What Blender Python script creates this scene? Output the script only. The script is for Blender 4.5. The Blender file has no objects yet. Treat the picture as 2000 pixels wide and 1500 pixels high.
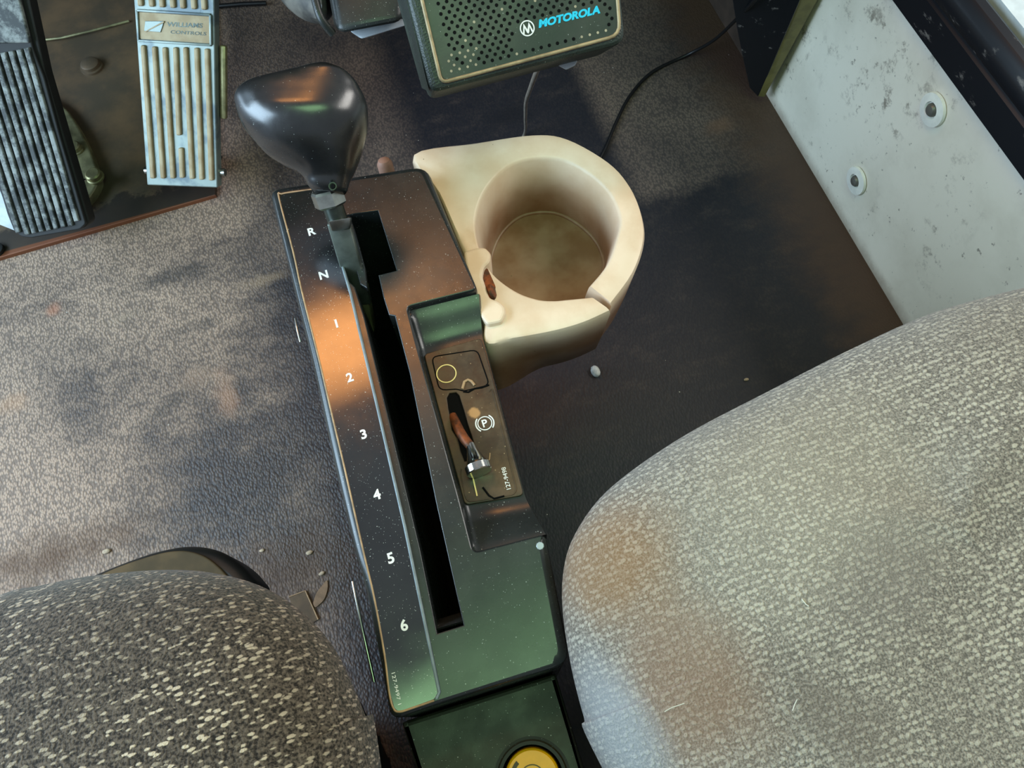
import bpy, bmesh, math, random
from mathutils import Vector, Matrix, noise
random.seed(7)
SC = bpy.context.scene
COL = SC.collection

# ------------------------------------------------------------------ camera
FPX = 1500.0                                   # focal length in pixels of the 2000 x 1500 frame
H = 0.80                                       # camera height above the cab floor (m)
dY = Vector((-1184, -3387, 1500)).normalized() # vehicle axes seen from the camera (x right, y down, z forward)
_a = math.radians(17)
dX = Vector((math.cos(_a), -math.sin(_a), 0)); dX.z = -(dX.x*dY.x + dX.y*dY.y)/dY.z; dX.normalize()
dZ = dX.cross(dY)
RV = Vector((dX.x, dY.x, dZ.x))                # camera right / down / forward in world axes
DV = Vector((dX.y, dY.y, dZ.y))
FV = Vector((dX.z, dY.z, dZ.z))
CAM = Vector((0, 0, H))
cd = bpy.data.cameras.new('camera'); cam = bpy.data.objects.new('camera', cd); COL.objects.link(cam)
cd.sensor_width = 36.0; cd.lens = 36.0*FPX/2000.0; cd.clip_start = 0.01
m3 = Matrix((RV, -DV, -FV)).transposed()
cam.matrix_world = Matrix.Translation(CAM) @ m3.to_4x4()
SC.camera = cam

# ------------------------------------------------------------------ light and exposure
w = bpy.data.worlds.new('cab_daylight'); SC.world = w; w.use_nodes = True
w.node_tree.nodes['Background'].inputs[0].default_value = (0.80, 0.88, 1.0, 1)
w.node_tree.nodes['Background'].inputs[1].default_value = 0.34

def area(name, loc, target, sx, sy, col, power):
    l = bpy.data.lights.new(name, 'AREA'); l.shape = 'RECTANGLE'; l.size = sx; l.size_y = sy
    l.color = col; l.energy = power
    o = bpy.data.objects.new(name, l); COL.objects.link(o)
    o.location = loc
    o.rotation_euler = (Vector(target)-Vector(loc)).to_track_quat('-Z', 'Y').to_euler()
    return o
area('left_window_light', (-1.20, 0.50, 0.90), (0.1, 0.30, 0.25), 1.6, 0.9, (0.58, 0.80, 1.0), 50)
area('right_window_light', (1.35, 0.25, 1.35), (0.15, 0.2, 0.3), 1.0, 0.6, (1.0, 0.97, 0.92), 13)
area('added_orange_light', (-0.06, 0.78, 1.35), (0.0, 0.30, 0.3), 0.40, 0.165, (1.0, 0.40, 0.10), 2.2)  # added lamp for the orange reflection on the console, source unseen
area('added_green_light', (0.02, -0.06, 1.50), (0.0, 0.02, 0.3), 0.6, 0.45, (0.48, 0.95, 0.44), 4.0)  # added overhead lamp that tints console and cup green; no window there

vs = SC.view_settings
SC.display_settings.display_device = 'sRGB'
vs.view_transform = 'Standard'; vs.look = 'None'; vs.gamma = 1.0; vs.use_curve_mapping = False
vs.exposure = 0.2

# ------------------------------------------------------------------ picking points
def ray(px, py): return (RV*((px-1000)/FPX) + DV*((py-750)/FPX) + FV)
def D(px, py, d): return CAM + ray(px, py)*d                 # point at depth d
def U(px, py, z):                                            # point on the level z
    r = ray(px, py); return CAM + r*((z-H)/r.z)
class Frame:
    def __init__(s, o, ex, ey):
        s.o = Vector(o); s.ex = Vector(ex).normalized(); e = Vector(ey)
        s.ey = (e - s.ex*e.dot(s.ex)).normalized(); s.n = s.ex.cross(s.ey)
    def px(s, p):
        r = ray(p[0], p[1]); q = CAM + r*((s.o-CAM).dot(s.n)/r.dot(s.n)) - s.o
        return (q.dot(s.ex), q.dot(s.ey))
    def P(s, pts): return [s.px(p) for p in pts]
    def at(s, u, v, w=0): return s.o + s.ex*u + s.ey*v + s.n*w
def level(z): return Frame((0, 0, z), (1, 0, 0), (0, 1, 0))

# ------------------------------------------------------------------ meshes
def link(name, me, m, parent=None):
    o = bpy.data.objects.new(name, me); COL.objects.link(o)
    if m is not None:
        me.materials.clear(); me.materials.append(m)
    if parent is not None: o.parent = parent
    return o
def smooth(me, ang=35):
    for p in me.polygons: p.use_smooth = True
    me.set_sharp_from_angle(angle=math.radians(ang))
def from_bm(name, bm, m, parent=None, ang=35):
    bmesh.ops.recalc_face_normals(bm, faces=bm.faces)
    bm.edges.index_update(); keep = [e.index for e in bm.edges if not e.smooth]
    me = bpy.data.meshes.new(name); bm.to_mesh(me); bm.free()
    smooth(me, ang)
    for i in keep: me.edges[i].use_edge_sharp = True
    return link(name, me, m, parent)
def pydata(name, v, f, m, parent=None, ang=35):
    bm = bmesh.new(); vv = [bm.verts.new(p) for p in v]
    for q in f:
        try: bm.faces.new([vv[i] for i in q])
        except ValueError: pass
    return from_bm(name, bm, m, parent, ang)
def catmull(pts, n=6, closed=True):
    P = [Vector(p) for p in pts]; N = len(P); out = []
    for i in range(N if closed else N-1):
        g = lambda k: P[(i+k) % N] if closed else P[min(max(i+k, 0), N-1)]
        p0, p1, p2, p3 = g(-1), g(0), g(1), g(2)
        for k in range(n):
            t = k/n
            out.append(0.5*((2*p1) + (p2-p0)*t + (2*p0-5*p1+4*p2-p3)*t*t + (3*p1-p0-3*p2+p3)*t**3))
    if not closed: out.append(P[-1])
    return out
def area2(p): return sum(p[i][0]*p[(i+1) % len(p)][1]-p[(i+1) % len(p)][0]*p[i][1] for i in range(len(p)))/2
def ccw(p): return list(p) if area2(p) > 0 else list(reversed(p))
def rounded(pts, r, seg=4):
    pts = [Vector((p[0], p[1])) for p in pts]; n = len(pts); out = []
    rs = r if isinstance(r, (list, tuple)) else [r]*n
    for i in range(n):
        a, b, c = pts[i-1], pts[i], pts[(i+1) % n]
        u = (a-b); v = (c-b); lu, lv = u.length, v.length
        rr = min(rs[i], lu*.45, lv*.45)
        if rr < 1e-6: out.append(b.copy()); continue
        u /= lu; v /= lv; p0 = b+u*rr; p2 = b+v*rr
        for k in range(seg+1):
            t = k/seg; out.append(p0*(1-t)**2 + b*2*t*(1-t) + p2*t*t)
    return out
def inset(p, d, sc=None):                               # p counter-clockwise; positive d goes inwards
    n = len(p); out = []
    for i in range(n):
        a, b, c = Vector(p[i-1][:2]), Vector(p[i][:2]), Vector(p[(i+1) % n][:2])
        e1 = b-a; e2 = c-b
        if e1.length < 1e-9: e1 = e2
        if e2.length < 1e-9: e2 = e1
        n1 = Vector((-e1.y, e1.x)).normalized(); n2 = Vector((-e2.y, e2.x)).normalized()
        m = n1+n2; L = m.length
        if L < 1e-6: m = n1; k = 1
        else: m /= L; k = 1/max(m.dot(n1), .35)
        out.append(b+m*d*k*(sc(b) if sc else 1))
    return out
def panel_bm(bm, fr, outline, w0, w1, bev=0.0, holes=(), seg=3, back=True, hbev=None, bsc=None):
    """solid with an outline (and holes) in the plane of fr, from w0 to w1, with its upper rim rounded"""
    tops = []; bots = []
    for li, loop in enumerate([outline]+list(holes)):
        L = ccw(loop); hole = li > 0; full = bev
        if hole and hbev is not None: bev_ = hbev
        else: bev_ = full
        rows = [(0, w0), (0, w1-bev_)]
        if bev_ > 0:
            for k in range(1, seg+1):
                t = k/seg*math.pi/2; rows.append((bev_*(1-math.cos(t)), w1-bev_+bev_*math.sin(t)))
        prev = None
        for (d, wz) in rows:
            q = inset(L, -d if hole else d, None if hole else bsc) if d > 0 else L
            cur = [bm.verts.new(fr.at(p[0], p[1], wz)) for p in q]
            if prev is None: bots.append(cur)
            else:
                for i in range(len(cur)):
                    j = (i+1) % len(cur); bm.faces.new((prev[i], prev[j], cur[j], cur[i]))
            prev = cur
        tops.append(prev)
    def cap(rings):
        es = []
        for R in rings:
            for i in range(len(R)):
                a, b = R[i], R[(i+1) % len(R)]
                e = bm.edges.get((a, b)) or bm.edges.new((a, b)); e.smooth = False; es.append(e)
        if len(rings) == 1: 
            try: bm.faces.new(rings[0]); return
            except ValueError: pass
        bmesh.ops.triangle_fill(bm, use_beauty=True, use_dissolve=False, edges=es)
    cap(tops)
    if back: cap(bots)
def panel(name, fr, outline, w0, w1, m, parent=None, bev=0.0, holes=(), seg=3, back=True, ang=25):
    bm = bmesh.new(); panel_bm(bm, fr, outline, w0, w1, bev, holes, seg, back)
    return from_bm(name, bm, m, parent, ang)
def frame_of(axis):
    a = Vector(axis).normalized(); t = Vector((0, 0, 1)) if abs(a.z) < .9 else Vector((1, 0, 0))
    u = a.cross(t).normalized(); return u, a.cross(u)
def tube_bm(bm, pts, r, seg=8, closed=False):
    pts = [Vector(p) for p in pts]; n = len(pts); rings = []
    u = None
    for i in range(n):
        if closed: t = pts[(i+1) % n]-pts[i-1]
        else: t = pts[min(i+1, n-1)]-pts[max(i-1, 0)]
        t.normalize()
        if u is None: u, _ = frame_of(t)
        u = (u-t*u.dot(t)).normalized(); v = t.cross(u)
        rr = r(i/(n-1)) if callable(r) else r
        rings.append([bm.verts.new(pts[i]+(u*math.cos(2*math.pi*k/seg)+v*math.sin(2*math.pi*k/seg))*rr) for k in range(seg)])
    for i in range(n if closed else n-1):
        A, B = rings[i], rings[(i+1) % n]
        for k in range(seg): bm.faces.new((A[k], A[(k+1) % seg], B[(k+1) % seg], B[k]))
    if not closed: bm.faces.new(rings[0]); bm.faces.new(rings[-1])
def tube(name, pts, r, m, parent=None, seg=8, closed=False):
    bm = bmesh.new(); tube_bm(bm, pts, r, seg, closed); return from_bm(name, bm, m, parent, 50)
def lathe(name, o, axis, prof, m, parent=None, seg=24, sx=1.0, ang=35, udir=None):
    bm = bmesh.new(); a = Vector(axis).normalized()
    if udir is None: u, v = frame_of(a)
    else: u = (Vector(udir)-a*Vector(udir).dot(a)).normalized(); v = a.cross(u)
    rings = []
    for (r, h) in prof:
        rings.append([bm.verts.new(Vector(o)+a*h+(u*math.cos(2*math.pi*k/seg)*sx+v*math.sin(2*math.pi*k/seg))*r) for k in range(seg)])
    for A, B in zip(rings, rings[1:]):
        for k in range(seg): bm.faces.new((A[k], A[(k+1) % seg], B[(k+1) % seg], B[k]))
    bm.faces.new(rings[0]); bm.faces.new(rings[-1])
    return from_bm(name, bm, m, parent, ang)
def hexa(name, near, far, m, parent=None, bev=0.0, seg=3):
    """box with four near and four far corners"""
    bm = bmesh.new(); v = [bm.verts.new(p) for p in list(near)+list(far)]
    for q in ((0, 1, 2, 3), (7, 6, 5, 4), (0, 4, 5, 1), (1, 5, 6, 2), (2, 6, 7, 3), (3, 7, 4, 0)): bm.faces.new([v[i] for i in q])
    bmesh.ops.recalc_face_normals(bm, faces=bm.faces)
    if bev: bmesh.ops.bevel(bm, geom=bm.edges[:], offset=bev, segments=seg, profile=.5, affect='EDGES')
    return from_bm(name, bm, m, parent, 30)
def box(name, lo, hi, m, parent=None, bev=0.0):
    (x0, y0, z0), (x1, y1, z1) = lo, hi
    return hexa(name, [(x0, y0, z1), (x1, y0, z1), (x1, y1, z1), (x0, y1, z1)], [(x0, y0, z0), (x1, y0, z0), (x1, y1, z0), (x0, y1, z0)], m, parent, bev)
def bar(name, p0, p1, wdir, wd, th, m, parent=None, bev=0.0):
    p0 = Vector(p0); p1 = Vector(p1); a = (p1-p0).normalized(); wv = Vector(wdir); wv = (wv-a*wv.dot(a)).normalized(); t = a.cross(wv)
    f = lambda p: [p+wv*wd/2+t*th/2, p-wv*wd/2+t*th/2, p-wv*wd/2-t*th/2, p+wv*wd/2-t*th/2]
    return hexa(name, f(p0), f(p1), m, parent, bev, 2)
def text(name, s, fr, c, hgt, m, parent=None, ang=0.0, width=None, shear=0.0, bold=0.0, lift=0.0004, align='CENTER'):
    """printed lettering: flat characters with cap height hgt, centred at plane point c, turned by ang"""
    cu = bpy.data.curves.new(name, 'FONT'); cu.body = s; cu.size = 1.0; cu.align_x = 'LEFT'; cu.shear = shear; cu.offset = bold; cu.extrude = 0.004
    cu.resolution_u = 4
    o = bpy.data.objects.new('tmp', cu); COL.objects.link(o)
    dg = bpy.context.evaluated_depsgraph_get(); dg.update()
    me = bpy.data.meshes.new_from_object(o.evaluated_get(dg)); bpy.data.objects.remove(o)
    xs = [v.co.x for v in me.vertices]; ys = [v.co.y for v in me.vertices]
    x0, x1, y0, y1 = min(xs), max(xs), min(ys), max(ys)
    k = hgt/(y1-y0); kx = k if width is None else width/(x1-x0)
    ca, sa = math.cos(ang), math.sin(ang)
    for v in me.vertices:
        x = (v.co.x-(x0+x1)/2)*kx; y = (v.co.y-(y0+y1)/2)*k
        v.co = fr.at(c[0]+x*ca-y*sa, c[1]+x*sa+y*ca, lift+v.co.z*.01)
    me.name = name
    return link(name, me, m, parent)
def ring_pts(fr, c, r, n=40, a0=0, a1=2*math.pi, w=0.0, closed=True):
    return [fr.at(c[0]+r*math.cos(a0+(a1-a0)*k/(n if closed else n-1)), c[1]+r*math.sin(a0+(a1-a0)*k/(n if closed else n-1)), w) for k in range(n)]
def flat_ring(name, fr, c, r0, r1, m, parent=None, a0=0, a1=2*math.pi, w=0.0004, n=40):
    bm = bmesh.new(); full = abs(a1-a0-2*math.pi) < 1e-6
    L = []
    for k in range(n if full else n+1):
        t = a0+(a1-a0)*k/n
        L.append([bm.verts.new(fr.at(c[0]+r*math.cos(t), c[1]+r*math.sin(t), ww)) for r, ww in ((r0, w-.0003), (r0, w), (r1, w), (r1, w-.0003))])
    for k in range(n):
        A, B = L[k], L[(k+1) % len(L)]
        for i in range(3): bm.faces.new((A[i], A[i+1], B[i+1], B[i]))
    return from_bm(name, bm, m, parent)
def thing(name, label, cat, loc=(0, 0, 0), group=None):
    o = bpy.data.objects.new(name, None); COL.objects.link(o); o.empty_display_size = .02
    tag(o, label, cat, group); return o
def tag(o, label, cat, group=None):
    o['label'] = label; o['category'] = cat
    if group: o['group'] = group
    return o
def struct(o): o['kind'] = 'structure'; return o

# ------------------------------------------------------------------ materials
def lin(c): return tuple((x/12.92 if x <= .04045 else ((x+.055)/1.055)**2.4) for x in c)
def S(r, g, b): return lin((r/255, g/255, b/255))+(1,)
class G:
    """small wrapper for building node materials"""
    def __init__(s, name):
        s.m = bpy.data.materials.new(name); s.m.use_nodes = True; s.t = s.m.node_tree
        s.b = s.t.nodes['Principled BSDF']; s.tc = s.t.nodes.new('ShaderNodeTexCoord').outputs['Object']
        s.sep = None
    def put(s, sock, v):
        if isinstance(v, bpy.types.NodeSocket): s.t.links.new(v, sock)
        else: sock.default_value = v
    def node(s, ty, out=0, **k):
        n = s.t.nodes.new(ty); ins = k.pop('ins', {})
        for a, b in k.items(): setattr(n, a, b)
        for a, b in ins.items(): s.put(n.inputs[a], b)
        return n.outputs[out]
    def math(s, op, a, b=0.0, c=None):
        n = s.t.nodes.new('ShaderNodeMath'); n.operation = op; s.put(n.inputs[0], a); s.put(n.inputs[1], b)
        if c is not None: s.put(n.inputs[2], c)
        return n.outputs[0]
    def xyz(s):
        if s.sep is None:
            n = s.t.nodes.new('ShaderNodeSeparateXYZ'); s.t.links.new(s.tc, n.inputs[0]); s.sep = n.outputs
        return s.sep
    def map(s, scale=(1, 1, 1), rot=(0, 0, 0), src=None):
        return s.node('ShaderNodeMapping', ins={'Vector': src or s.tc, 'Scale': scale, 'Rotation': rot})
    def noise(s, sc, det=4, rough=.55, vec=None, dist=0.0):
        return s.node('ShaderNodeTexNoise', ins={'Vector': vec or s.tc, 'Scale': sc, 'Detail': det, 'Roughness': rough, 'Distortion': dist})
    def vor(s, sc, vec=None, rnd=1.0, out='Distance', feature='F1'):
        return s.node('ShaderNodeTexVoronoi', out=out, feature=feature, ins={'Vector': vec or s.tc, 'Scale': sc, 'Randomness': rnd})
    def ramp(s, f, a, b, lo=0.0, hi=1.0):
        n = s.t.nodes.new('ShaderNodeMapRange'); n.interpolation_type = 'SMOOTHSTEP'
        s.put(n.inputs[0], f); n.inputs[1].default_value = a; n.inputs[2].default_value = b; n.inputs[3].default_value = lo; n.inputs[4].default_value = hi
        return n.outputs[0]
    def mix(s, f, a, b):
        n = s.t.nodes.new('ShaderNodeMix'); n.data_type = 'RGBA'; s.put(n.inputs[0], f); s.put(n.inputs[6], a); s.put(n.inputs[7], b)
        return n.outputs[2]
    def specks(s, sc, r, p):
        """scattered dust grains: cells whose random value is below p show a dot of radius r"""
        n = s.t.nodes.new('ShaderNodeTexVoronoi'); s.put(n.inputs['Vector'], s.tc); n.inputs['Scale'].default_value = sc
        sp = s.t.nodes.new('ShaderNodeSeparateColor'); s.t.links.new(n.outputs['Color'], sp.inputs[0])
        rr = s.math('MULTIPLY', sp.outputs[1], r)
        return s.math('MULTIPLY', s.math('LESS_THAN', n.outputs['Distance'], rr), s.math('LESS_THAN', sp.outputs[0], p))
    def spot(s, x, y, rx, ry, wob=.5, rot=0.0, edge=.35, ns=40):
        """soft-edged stain, or painted shade or sheen, at a fixed place on the surface"""
        X, Y = s.xyz()[0], s.xyz()[1]
        dx = s.math('SUBTRACT', X, x); dy = s.math('SUBTRACT', Y, y)
        ca, sa = math.cos(rot), math.sin(rot)
        u = s.math('DIVIDE', s.math('ADD', s.math('MULTIPLY', dx, ca), s.math('MULTIPLY', dy, sa)), rx)
        v = s.math('DIVIDE', s.math('SUBTRACT', s.math('MULTIPLY', dy, ca), s.math('MULTIPLY', dx, sa)), ry)
        d = s.math('SQRT', s.math('ADD', s.math('MULTIPLY', u, u), s.math('MULTIPLY', v, v)))
        d = s.math('ADD', d, s.math('MULTIPLY', s.math('SUBTRACT', s.noise(ns, 5), .5), wob*2))
        return s.ramp(d, 1.0, 1.0-edge*1.6)
    def bump(s, h, strength=.4, dist=.001):
        o = s.node('ShaderNodeBump', ins={'Height': h, 'Strength': strength, 'Distance': dist})
        s.t.links.new(o, s.b.inputs['Normal'])
    def done(s, col, rough=.5, metal=0.0, spec=None):
        s.put(s.b.inputs['Base Color'], col); s.put(s.b.inputs['Roughness'], rough); s.put(s.b.inputs['Metallic'], metal)
        if spec is not None: s.put(s.b.inputs['Specular IOR Level'], spec)
        return s.m
def simple(name, c, rough=.5, metal=0.0, var=.25, ns=60, c2=None, spec=None, bump=0.0, bs=400):
    g = G(name); c2 = c2 or tuple(x*(1-var) for x in c[:3])+(1,)
    f = g.ramp(g.noise(ns, 5), .35, .65)
    if bump: g.bump(g.noise(bs, 3), bump, .0005)
    return g.done(g.mix(f, c, c2), rough, metal, spec)

# dusty dark plastic of the shift console
def plastic(name, base, dust, amount, rough, grain=900, bump=.12, specks=.4, rv=.06, spec=.5):
    g = G(name)
    n = g.ramp(g.noise(22, 6, .6), .3, .75)
    f = g.math('MULTIPLY', n, amount)
    col = g.mix(f, base, dust)
    sp = g.math('MAXIMUM', g.specks(800, .26, specks*.35), g.specks(1500, .3, specks*.4))
    col = g.mix(g.math('MULTIPLY', sp, .55), col, S(190, 195, 190))
    g.bump(g.noise(grain, 2), bump, .0004)
    r = g.ramp(g.noise(60, 4), .3, .7, rough-rv, rough+rv)
    return g.done(col, r, spec=spec)
M_CONS = plastic('console_plastic', S(27, 30, 30), S(66, 70, 68), .30, .27, bump=.02, specks=.22, spec=.55, rv=.03)
M_STRIP = plastic('gear_strip_film', S(20, 21, 23), S(52, 54, 54), .3, .13, bump=.0, specks=.4, rv=.02, spec=1.0)
M_BOX = plastic('rear_console_plastic', S(26, 27, 22), S(56, 56, 46), .4, .5, specks=.2, spec=.4)
M_KNOB = plastic('knob_plastic', S(16, 18, 20), S(46, 46, 46), .4, .27, bump=.02, specks=.08, spec=.9)
def brake_plate():
    g = G('dirty_brake_plate')
    n = g.ramp(g.noise(45, 6, .65), .32, .7)
    col = g.mix(n, S(38, 30, 22), S(88, 68, 46))
    x, y = U(926, 806, .371)[:2]; col = g.mix(g.spot(x, y, .0045, .004, .5, 0, .3, 200), col, S(172, 130, 84))
    sp = g.specks(500, .2, .2); col = g.mix(sp, col, S(150, 130, 100))
    g.bump(g.noise(300, 4), .15, .0006)
    return g.done(col, g.ramp(g.noise(90), .3, .7, .36, .6))
M_BRK = brake_plate()
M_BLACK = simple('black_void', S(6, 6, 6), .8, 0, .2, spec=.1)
M_WHITE = simple('white_print', S(232, 232, 228), .5, 0, .12, 300)
M_YPRINT = simple('yellowed_print', S(236, 214, 140), .5, 0, .15, 300)
M_TAN = simple('dusty_rim', S(176, 142, 104), .6, 0, .35, 150)
M_GREYRIM = simple('film_edge', S(120, 132, 138), .4, 0, .25, 150)
M_STEEL = simple('zinc_steel', S(178, 180, 172), .28, 1.0, .3, 90)
M_BLADE = simple('lever_steel', S(150, 160, 150), .38, .9, .35, 70)
M_CHROME = simple('worn_chrome', S(215, 215, 205), .12, 1.0, .25, 120)
M_DKSTEEL = simple('dark_steel', S(70, 76, 70), .35, .8, .4, 80)
M_RUST = simple('rusty_lever', S(140, 74, 36), .55, .4, .5, 160, S(70, 46, 30))
def cream():
    g = G('cream_cup_plastic')
    n = g.ramp(g.noise(28, 6, .6), .35, .75)
    col = g.mix(g.math('MULTIPLY', n, .6), S(224, 202, 176), S(200, 166, 130))
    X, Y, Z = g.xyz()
    depth = g.ramp(Z, .366, .328)                                  # shade inside the cup painted brown, stronger with depth
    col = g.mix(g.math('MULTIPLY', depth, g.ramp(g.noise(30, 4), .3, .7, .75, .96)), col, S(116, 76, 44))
    col = g.mix(g.specks(160, .12, .12), col, S(110, 90, 60))
    g.bump(g.noise(260, 3), .06, .0004)
    return g.done(col, .42)
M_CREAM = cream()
def floor_mat():
    g = G('floor_rubber_mat')
    X, Y, Z = g.xyz()
    grain = g.vor(330, g.map((1.3, .8, 1)), .95)
    hi = g.ramp(grain, .25, .75)                                   # pits of the leather-grained rubber
    n1 = g.noise(4.5, 5, .5); n2 = g.noise(24, 6, .65, g.map((1, 1.8, 1)))
    xx = g.math('ADD', X, g.math('MULTIPLY', g.math('SUBTRACT', n1, .5), .16))
    left = g.ramp(xx, -.105, -.20)
    d = g.math('ADD', g.math('MULTIPLY', n1, 1.1), g.math('MULTIPLY', n2, .45))
    d = g.math('ADD', d, g.ramp(X, -.2, -.5, -.06, .16)); d = g.ramp(d, .56, .98, .16, 1.0)
    front = g.ramp(g.math('ADD', Y, g.math('MULTIPLY', g.math('SUBTRACT', n2, .5), .12)), .60, .66)
    dl = g.math('MAXIMUM', d, g.math('MULTIPLY', front, .9))
    dust = g.math('MULTIPLY', left, dl)
    # dust on the far right corner, with the clean print of a mat beside it
    yr = g.math('ADD', Y, g.math('MULTIPLY', g.math('SUBTRACT', n2, .5), .05))
    r1 = g.math('MULTIPLY', g.ramp(X, .29, .33), g.ramp(yr, .50, .54))
    r2 = g.math('MULTIPLY', g.ramp(X, .10, .02), g.ramp(yr, .52, .60))
    r = g.math('MULTIPLY', g.math('MAXIMUM', r1, r2), g.ramp(n1, .3, .65, .12, .42))
    dust = g.math('MAXIMUM', dust, r)
    dust = g.math('MAXIMUM', dust, g.ramp(n2, .45, .9, .03, .14))
    k = g.math('MULTIPLY', dust, g.math('SUBTRACT', 1.0, g.math('MULTIPLY', hi, .55)))
    col = g.mix(k, S(22, 25, 34), S(168, 142, 122))
    # brown earth along the right wall, a few clay smears, and painted shade around the left seat
    e = g.ramp(g.math('ADD', X, g.math('MULTIPLY', g.math('SUBTRACT', n2, .5), .10)), .42, .515)
    col = g.mix(g.math('MULTIPLY', e, .75), col, S(78, 56, 42))
    for (px, py, a, b, c, f, rot) in ((445, 770, .022, .04, S(170, 130, 104), .5, .1), (20, 790, .03, .018, S(180, 140, 108), .4, 0), (105, 605, .014, .014, S(170, 112, 84), .55, 0),
                                 (520, 545, .05, .012, S(160, 134, 108), .4, 0), (380, 740, .03, .02, S(160, 130, 108), .35, 0), (1405, 245, .03, .02, S(112, 84, 66), .6, .3), (240, 620, .03, .012, S(150, 130, 110), .3, .2),
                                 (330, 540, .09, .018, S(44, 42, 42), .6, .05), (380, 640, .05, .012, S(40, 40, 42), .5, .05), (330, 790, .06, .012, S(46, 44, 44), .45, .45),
                                 (1000, 225, .05, .03, S(24, 25, 30), .6, .1), (560, 1120, .10, .07, S(66, 48, 36), .75, 0), (90, 1090, .14, .04, S(84, 60, 42), .8, 0)):  # the brown patches here are shade by the operator seat, painted in
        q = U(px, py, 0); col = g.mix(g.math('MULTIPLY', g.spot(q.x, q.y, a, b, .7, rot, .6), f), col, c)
    col = g.mix(g.specks(70, .07, .12), col, S(170, 160, 150))
    g.bump(g.math('SUBTRACT', 1.0, grain), g.ramp(X, 0, -.08, .2, .7), .0012)
    return g.done(col, g.ramp(dust, 0, .6, .5, .72), spec=.4)
M_FLOOR = floor_mat()
def seat_fabric(name, dark, mid, fleck, sc, rot, thr, rnd, yk, stains_and_sheen, el=(.75, 1.5), dens=.75, na=.55):
    g = G(name)
    v = g.map((1.0, yk, 1.0), (0, 0, rot))
    n = g.t.nodes.new('ShaderNodeTexVoronoi'); g.put(n.inputs['Vector'], v); n.inputs['Scale'].default_value = sc; n.inputs['Randomness'].default_value = rnd
    sv = g.node('ShaderNodeVectorMath', operation='SCALE', ins={0: n.outputs['Position'], 'Scale': 1.0})
    df = g.node('ShaderNodeVectorMath', operation='SUBTRACT', ins={0: v, 1: sv})
    df = g.node('ShaderNodeVectorMath', operation='MULTIPLY', ins={0: df, 1: (sc*el[0], sc*el[1], sc*.6)})
    ds = g.node('ShaderNodeVectorMath', out='Value', operation='LENGTH', ins={0: df})
    nn = g.noise(sc*1.1, 3)
    f = g.ramp(g.math('ADD', ds, g.math('MULTIPLY', g.math('SUBTRACT', nn, .5), na)), thr, thr*.5)
    sp = g.t.nodes.new('ShaderNodeSeparateColor'); g.t.links.new(n.outputs['Color'], sp.inputs[0])
    f = g.math('MULTIPLY', f, g.ramp(sp.outputs[0], dens, dens-.35))
    weave = g.ramp(g.noise(sc*3.0, 3), .33, .67)
    col = g.mix(weave, dark, mid)
    worn = g.noise(9, 5, .6)
    col = g.mix(g.math('MULTIPLY', f, g.ramp(worn, .3, .7, .45, 1.0)), col, fleck)
    for (px, py, z, a, b, c, amt, rr) in stains_and_sheen:
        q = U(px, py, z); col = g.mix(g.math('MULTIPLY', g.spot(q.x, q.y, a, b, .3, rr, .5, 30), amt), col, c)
    g.bump(g.math('ADD', g.math('MULTIPLY', f, .7), g.math('MULTIPLY', weave, .5)), .6, .0008)
    m = g.done(col, .9, spec=.2)
    g.b.inputs['Sheen Weight'].default_value = .15
    return m
M_SEATL = seat_fabric('operator_seat_fabric', S(32, 27, 24), S(98, 86, 76), S(196, 178, 156), 240, -.12, .38, .9, 1.3, [], (.85, 1.6), 1.0, 1.1)
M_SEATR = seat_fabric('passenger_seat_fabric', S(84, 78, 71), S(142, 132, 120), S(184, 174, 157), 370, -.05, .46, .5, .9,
    [(1190, 1110, .42, .042, .045, S(138, 96, 50), .55, 0), (1340, 1340, .45, .045, .050, S(126, 96, 74), .6, .3), (1560, 980, .45, .10, .07, S(176, 166, 148), .3, .3),
     (1205, 1420, .44, .022, .05, S(142, 146, 150), .6, .15), (1700, 1150, .45, .05, .03, S(112, 104, 98), .4, .5), (1620, 1400, .45, .022, .05, S(96, 84, 74), .4, .5)], (.8, 1.25), 1.05, .9)  # the grey-blue patch is the sheen of glancing side light, painted in

def wall_mat():
    g = G('scuffed_white_paint')
    n = g.ramp(g.noise(11, 6, .6), .4, .75)
    col = g.mix(g.math('MULTIPLY', n, .45), S(232, 226, 210), S(190, 182, 164))
    low = g.ramp(g.noise(8, 3), .42, .62)
    n2 = g.noise(52, 6, .7); n3 = g.noise(110, 5, .65)
    col = g.mix(g.math('MULTIPLY', g.math('MULTIPLY', g.ramp(n2, .54, .68), low), .8), col, S(104, 92, 80))
    col = g.mix(g.math('MULTIPLY', g.ramp(n3, .64, .72), .75), col, S(96, 86, 76))
    X, Y, Z = g.xyz()
    e = g.ramp(g.math('ADD', Z, g.math('MULTIPLY', n2, .02)), .03, .008)
    col = g.mix(g.math('MULTIPLY', e, .6), col, S(108, 86, 66))
    return g.done(col, .45)
M_WALL = wall_mat()
def black_paint(name='chipped_black_paint', rough=.3):
    g = G(name)
    n = g.ramp(g.noise(70, 6, .7, g.map((1, .4, 1))), .60, .70)
    col = g.mix(g.math('MULTIPLY', n, .8), S(20, 21, 25), S(118, 112, 108))
    return g.done(col, rough)
M_BPAINT = black_paint()
def pedal_alloy():
    g = G('cast_pedal_alloy')
    n = g.ramp(g.noise(26, 5, .6, g.map((1, .5, 1))), .45, .6)
    col = g.mix(g.math('MULTIPLY', n, .8), S(132, 142, 136), S(84, 96, 104))
    g.bump(g.noise(300, 3), .15, .0005)
    return g.done(col, .45, .55)
M_ALLOY = pedal_alloy()
M_RIBTAN = simple('dusty_rib', S(178, 160, 128), .6, .15, .3, 60, S(158, 136, 102))
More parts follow.
